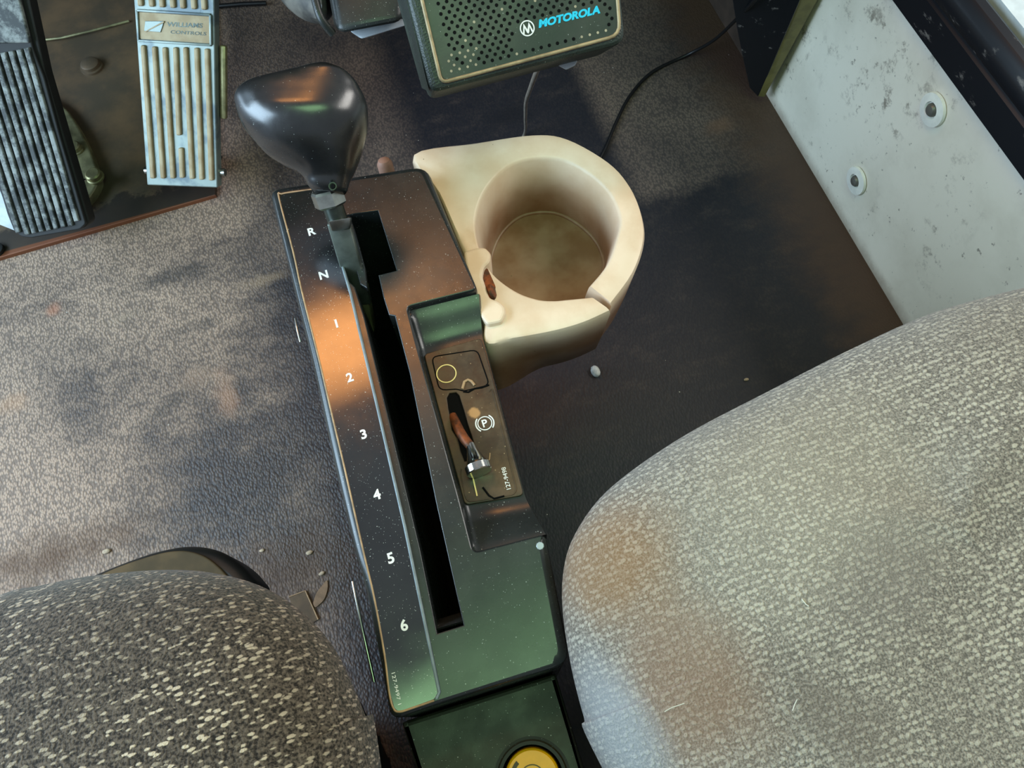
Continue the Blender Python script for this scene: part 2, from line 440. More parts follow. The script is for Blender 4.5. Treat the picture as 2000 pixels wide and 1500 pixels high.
def brake_rubber():
    g = G('worn_pedal_rubber')
    n = g.ramp(g.noise(60, 6, .7), .42, .62)
    col = g.mix(n, S(48, 52, 52), S(140, 144, 140))
    return g.done(col, .55)
M_RUB = brake_rubber()
M_RUBDK = simple('dark_rubber', S(24, 25, 25), .6, 0, .3, 80)
def plate_mat():
    g = G('worn_pedal_plate')
    X, Y, Z = g.xyz()
    n = g.ramp(g.noise(14, 6, .65), .35, .7)
    col = g.mix(n, S(84, 74, 60), S(116, 94, 70))
    e = g.ramp(g.math('ADD', Y, g.math('MULTIPLY', g.math('SUBTRACT', g.noise(45, 5, .7), .5), .07)), .745, .735)
    col = g.mix(g.math('MULTIPLY', e, .8), col, S(44, 38, 34))
    e2 = g.ramp(Y, .7065, .7045); col = g.mix(e2, col, S(120, 72, 46))
    return g.done(col, .5, .3)
M_PLATE = plate_mat()
M_FLANGE = simple('greasy_flange', S(150, 146, 108), .42, .5, .45, 60)
M_BOLT = simple('dull_bolt', S(160, 154, 112), .4, .6, .4, 120)
def radio_mat():
    g = G('pebbled_radio_case')
    v = g.vor(900)
    col = g.mix(g.ramp(g.noise(30, 5), .35, .7), S(28, 36, 32), S(48, 58, 50))
    col = g.mix(g.specks(600, .18, .18), col, S(150, 150, 140))
    g.bump(v, .3, .0008)
    return g.done(col, .45)
M_RADIO = radio_mat()
M_GRILLE = plastic('radio_grille', S(34, 42, 37), S(72, 74, 64), .5, .4, 700, .1, .1)
M_HOLE = simple('grille_hole_dark', S(8, 9, 9), .8, spec=.1)
M_DHOLE = simple('dust_filled_hole', S(166, 156, 130), .8)
M_GOLD = simple('tarnished_gold_trim', S(168, 148, 112), .5, .2, .4, 110)
M_CYAN = simple('cyan_print', S(20, 190, 222), .45, 0, .1, 200)
M_COL = plastic('column_plastic', S(22, 27, 27), S(50, 54, 52), .4, .4)
M_BOOT = simple('dusty_rubber_boot', S(46, 46, 44), .6, 0, .5, 40, S(104, 100, 92))
M_LGREY = simple('pale_painted_bracket', S(176, 184, 188), .4, .2, .2, 60)
M_YEL = simple('yellow_button', S(255, 178, 2), .4, 0, .08, 150)
M_YELK = simple('button_mark', S(70, 48, 8), .5)
M_WASH = simple('nylon_washer', S(236, 236, 226), .4, 0, .1, 100)
M_CABLE = simple('black_cable', S(16, 16, 18), .45)
M_CABLEG = simple('grey_wire', S(126, 116, 104), .5)
M_STONE = simple('grey_pebble', S(196, 200, 198), .8, 0, .3, 300)
M_LEAF = simple('dry_leaf', S(132, 104, 78), .8, 0, .3, 150)
M_CARD = simple('dirty_card', S(96, 76, 54), .8, 0, .35, 60)
M_CRUMB = simple('pale_crumb', S(186, 164, 138), .8, 0, .3, 300)
M_LEDGE = simple('pale_window_ledge', S(214, 226, 232), .6, 0, .12, 90, bump=.3, bs=200)
M_DASH = plastic('dash_plastic', S(30, 30, 30), S(60, 56, 50), .4, .5)

# ------------------------------------------------------------------ the cab
WX = 0.5335                                                        # inner face of the right-hand wall
struct(box('floor', (-1.0, -.7, -.03), (WX+.02, 1.3, 0), M_FLOOR))
struct(box('wall_right', (WX, -.7, 0.0), (WX+.02, .645, .262), M_WALL))
M_KICK = simple('brown_kick_panel', S(66, 52, 42), .7, 0, .4, 25)
struct(box('trim_4', (WX-.002, .6455, 0.0005), (WX+.02, 1.295, .262), M_KICK))
struct(box('wall_front', (-1.0, 1.30, -.03), (WX+.02, 1.33, .9), M_DASH))
def extrude_y(name, prof, y0, y1, m):
    n = len(prof); v = [(x, y0, z) for x, z in prof]+[(x, y1, z) for x, z in prof]
    f = [(i, (i+1) % n, n+(i+1) % n, n+i) for i in range(n)]+[tuple(range(n)), tuple(range(n, 2*n))]
    return pydata(name, v, f, m)
struct(extrude_y('trim_1', [(WX-.003, .252), (WX-.007, .256), (WX-.007, .286), (WX-.003, .290), (WX-.009, .294), (WX-.012, .303), (WX-.010, .312), (WX-.003, .319), (WX+.004, .320), (WX+.010, .316), (WX+.010, .2625), (WX-.003, .2625)], -.7, 1.3, M_BPAINT))
struct(box('trim_2', (WX+.0205, -.7, .296), (WX+.50, 1.3, .316), M_LEDGE))
struct(box('trim_3', (-1.0, .64, .60), (WX-.01, 1.29, .80), M_DASH, None, .02))     # underside of the dashboard

# gusset in the front right corner
fr = Frame(D(1482, 188, 1.000), D(1482, 188, 1.000)-D(1425, -20, .86), D(1580, -20, .825)-D(1425, -20, .86))
fr.n = fr.n if fr.n.dot(FV) < 0 else fr.n
gs = thing('corner_gusset', 'chipped black sheet-metal gusset tapering to a point at the floor in the far right corner', 'bracket')
out = fr.P([(1424, -40), (1440, 60), (1452, 120), (1464, 172), (1480, 189), (1488, 176), (1520, 100), (1580, -40)])
if fr.n.dot(FV) > 0: w0, w1 = 0.0, .016
else: w0, w1 = -.016, 0.0
panel('gusset_plate', fr, out, w0, w1, M_BPAINT, gs, .001)
flange = [(1569, -40), (1478, 187), (1490, 190), (1604, -40)]
fo = Frame(D(1484, 188, 1.0), D(1604, -40, .93)-D(1490, 190, 1.0), RV)
M_OLIVE = simple('primer_edge', S(112, 104, 58), .5, 0, .3, 70)
hexa('gusset_flange', [D(1580, -40, .818), D(1481, 188, .999), D(1493, 189, 1.0), D(1618, -40, .822)], [D(1580, -40, .835), D(1481, 188, 1.012), D(1493, 189, 1.014), D(1618, -40, .84)], M_OLIVE, gs)

# two screws with washers on the right wall
def wall_px(px, py, x=WX):
    r = ray(px, py); return CAM+r*(x/r.x)
for (px, py, lab) in ((1826, 213, 'white-washered screw on the right wall, the upper one near the black trim'), (1676, 352, 'white-washered screw on the right wall, the lower one nearer the floor')):
    p = wall_px(px, py); t = thing('wall_screw', lab, 'screw', group=None)
    lathe('washer', p, (-1, 0, 0), [(.0150, 0), (.0168, .0012), (.0163, .0040), (.0085, .0050), (.0074, .0025)], M_WASH, t, 32)
    M_SCREW = bpy.data.materials.get('wall_screw_steel') or simple('wall_screw_steel', S(120, 118, 110), .4, .4)
    lathe('screw_head', p+Vector((-.0022, 0, 0)), (-1, 0, 0), [(.0068, 0), (.0066, .0022), (.0050, .0042), (.002, .0050)], M_SCREW, t, 20)
    lathe('screw_socket', p+Vector((-.0066, 0, 0)), (-1, 0, 0), [(.0022, 0), (.0018, .0004)], M_STEEL, t, 6)

# ------------------------------------------------------------------ pedal plate and pedals
FL = level(0)
pp = thing('pedal_plate', 'worn brown steel plate screwed to the floor below the two pedals', 'plate')
panel('plate', FL, FL.P([(-160, 556), (424, 386), (421, 200), (418, -150), (-160, -150)]), 0, .006, M_PLATE, pp, .0015)
bx = U(180, 132, .006); lathe('bolt', bx, (0, 0, 1), [(.0155, 0), (.0155, .003), (.0125, .0036), (.0125, .008), (.010, .0095)], M_PLATE, pp, 20)
bx = U(-6, 490, .006); lathe('bolt', bx, (0, 0, 1), [(.010, 0), (.010, .005), (.008, .006)], M_RUBDK, pp, 20)
tube('weld_ridge', [U(70, 80, .008), U(120, 74, .010), U(180, 60, .010), U(252, 41, .008)], .0018, M_FLANGE, pp)
tube('plate_seam', [U(425, 12, .004), U(470, 8, .005), U(520, 6, .004)], .003, M_CABLE, pp)
fg = thing('pedal_pivot_flange', 'greasy rounded pivot flange with two round bolt heads beside the ribbed brake pedal', 'flange')
F2 = level(.0062)
panel('flange_plate', F2, rounded(F2.P([(60, 190), (110, 202), (140, 224), (165, 262), (186, 305), (199, 342), (204, 362), (192, 387), (170, 413), (110, 430), (40, 330)]), .02, 3), 0, .012, M_FLANGE, fg, .003)
for px, py, r in ((149, 293, .0085), (187, 347, .0098)):
    lathe('bolt', U(px, py, .0185), (0, 0, 1), [(r*1.15, 0), (r*1.15, .002), (r, .0028), (r, .008), (r*.8, .0095)], M_BOLT, fg, 18)
tube('glint_pin', [U(153, 354, .03), U(168, 351, .03)], .0018, M_CHROME, fg)

def pedal_frame(bl, br, tr):
    o = bl; return Frame(o, br-bl, tr-br)
# brake pedal, ribbed rubber
fb = pedal_frame(D(42, 463, .905), D(168, 438, .905), D(41, 0, .805))
bp = thing('brake_pedal', 'long worn black rubber brake pedal with lengthwise ribs at the left edge', 'pedal')
panel('backing_plate', fb, rounded(fb.P([(-60, 300), (-2, 372), (12, 425), (30, 458), (46, 466), (64, 466), (160, 448), (172, 436), (84, 140), (40, -60), (-160, -60)]), .004), -.022, -.005, M_RUBDK, bp, .002)
panel('rubber_pad', fb, rounded(fb.P([(0, 372), (14, 419), (27, 451), (42, 463), (62, 465), (157, 448), (168, 437), (118, 268), (86, 150), (65, 97), (41, 0), (30, -60), (-160, -60), (-160, 150)]), .003), -.006, 0, M_RUBDK, bp, .0015)
panel('smooth_toe_pad', fb, rounded(fb.P([(-160, 86), (62, 84), (41, 0), (30, -60), (-160, -60)]), .004), -.001, .0032, M_RUB, bp, .002)
# ribs lie parallel in the pad's own plane
u0, v0 = fb.px((34, 462)); u1, v1 = fb.px((164, 443))
ue, ve = fb.px((86, 150)); ur, vr = fb.px((168, 437))
sl = (ue-ur)/(ve-vr); NR = 9
for k in range(NR):
    uc = u0+(u1-u0)*(k+.5)/NR; hw = (u1-u0)/NR*.33
    vb = max(v0, v1)*.5+.001+(.004 if k in (0, NR-1) else 0)
    vt = fb.px((60, 92))[1]
    q = [(uc-hw, vb), (uc+hw, vb), (uc+hw+sl*(vt-vb), vt), (uc-hw+sl*(vt-vb), vt)]
    panel('rib', fb, q, -.001, .0035, M_RUB, bp, .0012, seg=2)
hexa('metal_edge', [fb.at(*fb.px((-30, 330)), -.004), fb.at(*fb.px((-4, 372)), -.004), fb.at(*fb.px((26, 452)), -.004), fb.at(*fb.px((-30, 430)), -.004)],
     [fb.at(*fb.px((-30, 330)), -.010), fb.at(*fb.px((-4, 372)), -.010), fb.at(*fb.px((26, 452)), -.010), fb.at(*fb.px((-30, 430)), -.010)], M_LGREY, bp)
bar('pedal_arm', fb.at(*fb.px((40, 250)), -.02), U(60, 260, .02), RV, .03, .02, M_RUBDK, bp)

# accelerator pedal, cast alloy
fa = pedal_frame(D(287, 362, .92), D(425, 367, .915), D(418, 0, .82))
ap = thing('accelerator_pedal', 'pale cast-metal accelerator pedal with tan ribs and a maker badge', 'pedal')
body = [(287, 362), (425, 367), (421, 180), (418, -60), (256, -60), (261, 0)]
panel('pedal_body', fa, rounded(fa.P(body), .002), -.012, 0, M_ALLOY, ap, .0015)
bot = [(300, 348), (320, 348), (339, 348), (357, 347), (376.5, 349), (395, 350.5), (414, 352)]
top = [(281, 88), (302.7, 90.5), (323, 92), (344, 92), (363.5, 92), (385, 93), (405, 94.7)]
def rib(a, b, hw=4.6):
    q = fa.P([(a[0]-hw, a[1]), (a[0]+hw, a[1]), (b[0]+hw, b[1]), (b[0]-hw, b[1])])
    panel('rib', fa, rounded(q, .0018, 2), -.0005, .0038, M_RIBTAN, ap, .0018, seg=2)
for k in range(7):
    if k == 3: rib(bot[3], (354.5, 288)); rib((351, 264), top[3])
    else: rib(bot[k], top[k])
    t = top[k]; rib((t[0]-4.5, 12+k*1.2), (t[0]-10, -55), 5.2)
# badge between raised borders
badge = fa.P([(271, 23), (410, 32), (410, 85), (274, 76)])
panel('badge_panel', fa, badge, -.0005, .0008, M_RIBTAN, ap, .0004)
for a, b in (((269, 20), (412, 29)), ((272, 79), (413, 88)), ((269, 20), (272, 79)), ((412, 29), (413, 88))):
    A = fa.at(*fa.px(a), .0012); B = fa.at(*fa.px(b), .0012)
    bar('badge_border', A, B, fa.n, .003, .0025, M_ALLOY, ap, .0006)
panel('badge_emblem', fa, fa.P([(285, 41), (322, 41), (319, 52), (315, 63), (283, 60)]), .0006, .002, M_ALLOY, ap, .0004)
panel('emblem_slash', fa, fa.P([(283, 62), (287, 62), (322, 44), (322, 41)]), .001, .0026, M_RIBTAN, ap)
def txt_px(name, s, fr, a, b, hpx, m, parent, **k):
    """lettering whose centre line runs from pixel a to pixel b on the plane of fr"""
    ua, va = fr.px(a); ub, vb = fr.px(b)
    L = math.hypot(ub-ua, vb-va)
    return text(name, s, fr, ((ua+ub)/2, (va+vb)/2), hpx*L/math.hypot(b[0]-a[0], b[1]-a[1]), m, parent, math.atan2(vb-va, ub-ua), L, **k)
txt_px('badge_lettering', 'WILLIAMS', fa, (328, 47), (397, 50), 8, M_DKSTEEL, ap, shear=.2, bold=.02, lift=.0011)
txt_px('badge_lettering', 'CONTROLS', fa, (334, 62), (404, 66), 6, M_DKSTEEL, ap, shear=.2, bold=.01, lift=.0011)
P0 = fa.at(*fa.px((277, 336)), -.009); P1 = fa.at(*fa.px((434, 340)), -.009); tube('hinge_pin', [P0, P1], .0045, M_STEEL, ap, 12)
bar('side_link', fa.at(*fa.px((428, 90)), -.012), fa.at(*fa.px((429, 235)), -.012), RV, .007, .008, M_BOLT, ap, .002)
bar('pedal_base', fa.at(*fa.px((356, 340)), -.014), fa.at(*fa.px((356, 300)), -.035), RV, .06, .02, M_RUBDK, ap)
hexa('base_block', [fa.at(*fa.px((300, 345)), -.013), fa.at(*fa.px((415, 345)), -.013), fa.at(*fa.px((412, 290)), -.013), fa.at(*fa.px((300, 290)), -.013)],
     [U(310, 345, .006), U(410, 345, .006), U(407, 300, .006), U(310, 300, .006)], M_RUBDK, ap)

# ------------------------------------------------------------------ steering column
sc = thing('steering_column', 'black steering column shroud with a dusty rubber boot at the top of the view', 'steering column')
hexa('shroud', [D(612, -170, .56), D(800, -190, .56), D(790, 42, .56), D(655, 68, .56)], [D(640, -170, .70), D(790, -190, .70), D(780, 20, .70), D(670, 40, .70)], M_COL, sc, .007, 4)
hexa('boot', [D(440, -190, .60), D(618, -190, .565), D(640, 62, .575), D(560, 26, .60)], [D(480, -190, .74), D(640, -190, .72), D(655, 50, .70), D(570, 20, .72)], M_BOOT, sc, .014, 4)
tube('boot_lip', catmull([D(610, -30, .556), D(617, 5, .556), D(628, 38, .558), D(650, 66, .566)], 5, False), .003, M_COL, sc)
hexa('column_bracket', [D(682, 60, .585), D(792, 36, .585), D(794, 50, .585), D(706, 77, .585)], [D(684, 58, .66), D(784, 36, .66), D(786, 44, .66), D(704, 66, .66)], M_LGREY, sc, .002, 2)

# ------------------------------------------------------------------ two-way radio speaker
rd = thing('radio_speaker', 'dark green-black radio speaker box with perforated grille hanging at the top', 'speaker')
fq = Frame(D(842, 182, .455), D(1221, 82, .462)-D(842, 182, .455), D(800, 0, .440)-D(842, 182, .455))
sgn = 1 if fq.n.dot(FV) < 0 else -1
case = rounded(fq.P([(842, 183), (1224, 83), (1214, -10), (1194, -230), (742, -250), (796, 0)]), [.006, .008, .001, .01, .01, .001], 4)
hull = fq.P([(842, 183), (1224, 83), (1194, -230), (742, -250)])
panel('speaker_case', fq, case, -.045*sgn, 0, M_RADIO, rd, .004)
hexa('side_cover', [fq.at(*fq.px((839, 178)), -.004), fq.at(*fq.px((794, -4)), -.004), fq.at(*fq.px((740, -245)), -.004), fq.at(*fq.px((832, 150)), -.004)],
     [D(824, 172, .485), D(776, 0, .475), D(724, -240, .46), D(822, 150, .485)], M_RADIO, rd)
gr = [(864, 160), (1208, 68), (1204, 0), (1183, -200), (778, -220), (826, 0)]
panel('grille_plate', fq, rounded(fq.P(gr), [.004, .006, .001, .006, .006, .001]), -.001, .0012, M_GRILLE, rd, .0006)
edge = [fq.at(u, v, .0011) for u, v in rounded(fq.P([(862, 162), (1210, 69), (1205, 0), (1184, -205), (775, -224), (824, 0)]), [.004, .007, .001, .006, .006, .001])]
tube('gold_trim', edge, .0011, M_GOLD, rd, 8, True)
bmh = bmesh.new(); bmd = bmesh.new()
ex0 = fq.px((1000, 60)); e1 = fq.px((1016, 55.8)); stepu = math.hypot(e1[0]-ex0[0], e1[1]-ex0[1])
o_ = fq.px((868, 122))
def toimg(p):
    v = p-CAM; z = v.dot(FV); return 1000+FPX*v.dot(RV)/z, 750+FPX*v.dot(DV)/z
for r in range(-2, 60):
    for c in range(-4, 40):
        u = o_[0]+(c+(.5 if r % 2 else 0))*stepu; v = o_[1]+(r-1)*stepu*.56+.0
        X, Y = toimg(fq.at(u, v, .0012))
        if Y < -190: continue
        xl = 848+(Y-0)*.20; xr = 1192+Y*.10
        bottomY = 148-(X-880)*.268
        if X < xl+4 or X > xr or Y > bottomY-2: continue
        inlogo = X > 1004-(Y-60)*.1 and Y > 70-(X-1010)*.26-34 and Y < bottomY-12 and Y > -2-(X-1190)*.26
        if inlogo and X < 1180: continue
        dusty = (Y > bottomY-45 and X < 935 and random.random() < .7) or (X > 1125 and Y > bottomY-14) or random.random() < .04
        b = bmd if dusty else bmh; rr_ = .0008 if dusty else .00105
        vs_ = [b.verts.new(fq.at(u+rr_*math.cos(t*math.pi/4), v+rr_*math.sin(t*math.pi/4), .00135)) for t in range(8)]
        b.faces.new(vs_)
o = from_bm('grille_holes', bmh, M_HOLE, rd); o['kind'] = 'stuff'
o = from_bm('dust_filled_holes', bmd, M_DHOLE, rd); o['kind'] = 'stuff'
cu, cv = fq.px((1029, 56)); mm = stepu/16.5                        # metres per pixel here
flat_ring('emblem_ring', fq, (cu, cv), 12.2*mm, 14.4*mm, M_WHITE, rd, w=.0016)
def emblem_m(sx):
    # one wing of the M: a peak with a hollow foot
    pts = [(0, -2.5), (5.2, 9.6), (10.2, -7.2), (7.6, -9.2), (5.0, 1.5), (2.2, -7.4), (0, -9.6)]
    return [(cu+x*sx*mm*1.0, cv+y*mm) for x, y in pts]
for sx in (1, -1): panel('emblem_wing', fq, emblem_m(sx), .0012, .0016, M_WHITE, rd)
txt_px('maker_lettering', 'MOTOROLA', fq, (1050, 48), (1170, 19), 14.5, M_CYAN, rd, shear=.25, bold=.05, lift=.0014)
hexa('mounting_lug', [D(1086, 126, .50), D(1130, 112, .50), D(1124, 128, .50), D(1106, 137, .50)], [D(1086, 124, .52), D(1128, 112, .52), D(1122, 124, .52), D(1104, 132, .52)], M_LGREY, rd, .001, 2)

# wires
t = tube('speaker_wire', catmull([D(1062, 110, .52), D(1048, 140, .56), D(1036, 172, .64), D(1027, 200, .76), D(1026, 230, .88), U(1024, 262, .006), U(1000, 300, .004)], 6, False), .0019, M_CABLEG)
tag(t, 'thin grey wire dropping from the radio speaker behind the cup holder', 'wire')
t = tube('black_cable', catmull([D(1520, -60, .79), D(1470, 5, .85), D(1440, 36, .92), D(1395, 78, 1.0), U(1345, 106, .006), U(1275, 140, .003), U(1232, 185, .003), U(1205, 235, .003), U(1178, 298, .003), U(1150, 340, .003)], 6, False), .0022, M_CABLE)
tag(t, 'thin black cable trailing across the floor mat from the corner gusset', 'cable')

# ------------------------------------------------------------------ shift console
ZC = .383; ZP = .369
FC = level(ZC)
con = thing('shift_console', 'black gear shift console numbered R to 6 standing between the seats', 'console')
A_l = U(797, 600, ZC); A_r = U(934, 566, ZC); B_l = U(822, 692, ZP); B_r = U(942, 658, ZP)
C_l = U(905, 990, ZP); C_r = U(1026, 971, ZP); D_l = U(926, 1076, ZC); D_r = U(1066, 1040, ZC)
xy = lambda v: (v.x, v.y)
outl = FC.P([(523, 366), (832, 319)])+[xy(A_r), xy(A_l), xy(B_l), xy(C_l), xy(D_l), xy(D_r)]+FC.P([(1115, 1294), (762, 1407), (736, 1267), (713, 1150), (690, 1073), (652, 913), (606, 700), (572, 565), (548, 468)])
radii = [.008, .010, .004, .003, .01, .01, .003, .004, .009, .006, .02, .02, .02, .02, .02, .02, .02]
slot = FC.P([(649, 432), (662, 424), (694, 417), (738, 411), (774.5, 528), (739, 537), (749, 582), (759.5, 615), (771, 617), (800, 729), (851, 980), (905, 1221), (854, 1237), (820, 1070), (779, 900), (731, 700), (712, 620), (693, 560), (681, 549)])
bm = bmesh.new()
panel_bm(bm, FC, rounded(outl, radii, 5), -.383, 0, .0052, [ccw(slot)], 5, back=False, hbev=.0007, bsc=lambda p: .45 if p.y < .035 and p.x < .0165 else .3 if (D_l.y-.003 < p.y < A_l.y+.003 and p.x > B_l.x-.004+(p.y-B_l.y)*(B_l.x-C_l.x)/(B_l.y-C_l.y)) else 1)
from_bm('housing', bm, M_CONS, con, 30)
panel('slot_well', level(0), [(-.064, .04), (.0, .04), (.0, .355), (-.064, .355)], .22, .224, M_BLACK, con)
# sunken park-brake bay: smooth grid dropping from the top to the plate and back
bm = bmesh.new(); rows = []
def sst(t): t = min(max(t, 0), 1); return t*t*(3-2*t)
NRW = 48
for i in range(NRW+1):
    s = i/NRW
    stops = [(0, A_l, A_r), (.2, B_l, B_r), (.82, C_l, C_r), (1, D_l, D_r)]
    for (s0, l0, r0), (s1, l1, r1) in zip(stops, stops[1:]):
        if s <= s1+1e-9:
            t = (s-s0)/(s1-s0); l = l0.lerp(l1, t); r = r0.lerp(r1, t); break
    ZE = ZC-.0046
    if s < .2: z = ZE+(ZP-.0006-ZE)*min(1, sst(.12+.88*s/.18))
    elif s > .82: z = ZE+(ZP-.0006-ZE)*min(1, sst(.12+.88*(1-s)/.16))
    else: z = ZP-.0006
    row = []
    row.append((l.x, l.y, ZE if .01 < s < .99 else min(z, ZE)))
    for t in (0, .03, .1, .5, .9, .97, 1.0):
        p = l.lerp(r, t); dz = .0022*(1-t/.1)**2 if t < .1 else (0 if t < .95 else 0)
        row.append((p.x+(.0005 if t == 0 else 0), p.y, min(z+dz, ZE)))
    row.append((r.x+.0008, r.y, z-.0025)); row.append((r.x, r.y, z-.10))
    rows.append([bm.verts.new(q) for q in row])
for a, b in zip(rows, rows[1:]):
    for k in range(len(a)-1): bm.faces.new((a[k], b[k], b[k+1], a[k+1]))
from_bm('brake_bay', bm, M_CONS, con, 50)
# plate in the bay
FP = level(ZP)
slot2 = FP.P([(873, 778), (878, 769), (891, 767.5), (897, 773), (907, 805), (914, 830), (921, 852), (928, 875), (931, 898), (908, 902), (900, 882), (894, 857), (883, 840), (880, 819), (876, 799)])
plate = FP.P([(828, 693), (940, 661), (1023, 968), (908, 987)])
bpt = panel('brake_plate', FP, rounded(plate, .003), -.0004, .0012, M_BRK, con, .0006, [ccw(slot2)])
panel('brake_slot_well', FP, FP.P([(866, 765), (900, 757), (944, 900), (902, 915)]), -.0003, .0001, M_BLACK, bpt)
PT = level(ZP+.0012)
def tubepx(name, fr, pts, r, m, parent, closed=False, w=0.0):
    return tube(name, [fr.at(*fr.px(p), w) for p in pts], r, m, parent, 6, closed)
pl_ = [fr_ for fr_ in rounded(PT.P([(843, 700), (934, 682), (940, 690), (1012, 958), (1006, 966), (921, 984), (902, 924), (897, 919), (893, 910)]), .003)]
tube('label_edge', [PT.at(p[0], p[1], 0) for p in rounded(PT.P([(843, 697), (932, 683), (956, 752), (905, 764), (893, 760), (858, 762)]), .004)], .0004, M_BLACK, bpt, 6, True)
tube('label_edge', [PT.at(p[0], p[1], 0) for p in rounded(PT.P([(960, 754), (1009, 957), (1003, 966), (912, 982), (898, 922)]), .004)[:-1]], .0004, M_BRK, bpt, 6)
cc = PT.px((872, 730)); mmp = .32e-3
flat_ring('release_symbol', PT, cc, 17.5*mmp, 19.6*mmp, M_YPRINT, bpt)
cc = PT.px((947, 827))
flat_ring('park_ring', PT, cc, 12.2*mmp, 14*mmp, M_WHITE, bpt)
for a in (0, math.pi): flat_ring('park_arc', PT, cc, 15.8*mmp, 18.2*mmp, M_WHITE, bpt, a-.85, a+.85, n=16)
text('park_letter', 'P', PT, cc, 15*mmp, M_WHITE, bpt, bold=.02)
q0 = PT.px((924, 934)); q1 = PT.px((932, 969))
bar('apply_mark', PT.at(*q0, .0003), PT.at(*q1, .0003), (1, 0, 0), .0008, .0005, M_YPRINT, bpt)
txt_px('part_number', '127-9498', PT, (994, 956), (983, 913), 8.5, M_WHITE, bpt, bold=.01)
tube('scratched_film', [PT.at(*PT.px(p), .0003) for p in ((903, 760), (907, 746), (914, 742), (921, 745), (927, 753))], .0009, M_TAN, bpt)
tube('scratched_film', [PT.at(*PT.px(p), .0001) for p in ((905, 765), (915, 766), (927, 759), (941, 757), (955, 752))], .0006, M_BLACK, bpt)
tube('scratched_film', [PT.at(*PT.px(p), .0001) for p in ((943, 952), (955, 968), (965, 974), (985, 969))], .0006, M_BLACK, bpt)
tube('scratched_film', [PT.at(*PT.px(p), .0002) for p in ((948, 905), (956, 897), (957, 885))], .0004, M_TAN, bpt)
# park-brake toggle
tg = bpy.data.objects.new('brake_toggle', None); COL.objects.link(tg); tg.parent = con; tg.empty_display_size = .01
p0 = U(884, 812, ZP-.001); p1 = U(901, 848, ZP+.006); p2 = U(920, 873, ZP+.008); p3 = U(935, 917, ZP+.0085)
tube('toggle_stem', catmull([p0, p1, p2], 5, False), lambda t: .0026+.0004*math.sin(3*t), M_RUST, tg, 10)
ax = (p3-p2).normalized()
lathe('toggle_cap', p2-ax*.002, ax, [(.0024, 0), (.0032, .004), (.0050, .010), (.0068, .0130), (.0076, .0140), (.0076, .0180), (.0070, .0186)], M_CHROME, tg, 28)
# gear label strip with its raised rim
strip = [(545, 382), (612, 370), (640, 420), (668, 520), (684, 574), (735, 790), (790, 1030), (857, 1354), (850, 1366), (780, 1391), (770, 1385), (760, 1350), (751, 1277), (731, 1167), (709, 1073), (673, 913), (651, 820), (623, 700), (590, 570), (573, 492)]
FS = level(ZC+.0003)
so = rounded(FS.P(strip), .003)
stp = panel('gear_label_strip', FS, so, -.0006, .0004, M_STRIP, con, .0003)
rim = [FS.at(p[0], p[1], .0002) for p in so]
left_rim = [FS.at(*FS.px(p), .0001) for p in ((612, 370), (580, 374), (550, 379), (545, 386), (573, 492), (590, 570), (623, 700), (651, 820), (673, 913), (709, 1073), (731, 1167), (751, 1277), (760, 1350), (768, 1382), (780, 1390), (810, 1381), (848, 1368))]
tube('strip_rim', catmull(left_rim, 4, False), .0006, M_TAN, con, 8)
right_rim = [FS.at(*FS.px(p), .0003) for p in ((669, 520), (685, 574), (736, 790), (791, 1030), (858, 1352), (852, 1365))]
tube('strip_rim', right_rim, .0009, M_GREYRIM, con, 8)
FN = level(ZC+.0007)
for s, px, py, hh in (('R', 609, 452, 17), ('N', 632, 537, 19), ('1', 657, 632, 21), ('2', 683, 737, 22), ('3', 710, 848, 23), ('4', 736, 966, 24), ('5', 763, 1090, 25), ('6', 789, 1221, 25)):
    d = ray(px, py); dep = (H-ZC)/-d.z
    text('gear_letter' if s in 'RN' else 'gear_numeral', s, FN, FN.px((px, py)), 6.0e-3, M_WHITE, stp, bold=.03, lift=.0001, ang=.02)
txt_px('part_number', '127-9497 1', FN, (768, 1314), (781, 1376), 7.5, M_WHITE, stp, lift=.0001)
# gate web beside the lever, blade edge and cover inserts
panel('gate_web', FC, FC.P([(664, 418), (676, 398), (693, 450), (712, 520), (716, 560), (702, 552)]), -.006, -.0015, M_CONS, con, .0008)
hexa('slot_end', [U(852, 1228, ZC-.001), U(903, 1213, ZC-.001), U(899, 1196, ZC-.02), U(848, 1212, ZC-.02)], [U(852, 1232, ZC-.004), U(903, 1217, ZC-.004), U(899, 1200, ZC-.024), U(848, 1216, ZC-.024)], M_DASH, con)
hexa('slot_front_wall', [U(696, 418, ZC-.002), U(738, 412, ZC-.002), U(745, 446, ZC-.028), U(706, 452, ZC-.028)], [U(696, 415, ZC-.004), U(738, 409, ZC-.004), U(745, 442, ZC-.03), U(706, 448, ZC-.03)], simple('lightened_slot_wall', S(190, 186, 140), .6), con)  # pale colour stands in for light reaching the slot's front wall
q = U(1055, 1066, ZC); lathe('paint_fleck', q, (0, 0, 1), [(.0022, 0), (.0019, .0003)], M_LGREY, con, 9)
tube('side_clip', [U(577, 622, ZC-.016), U(581, 645, ZC-.014), U(587, 668, ZC-.016)], .0008, M_STEEL, con)
tube('side_clip', [U(689, 1136, ZC-.02), U(708, 1230, ZC-.016), U(731, 1332, ZC-.02)], .0009, M_STEEL, con)

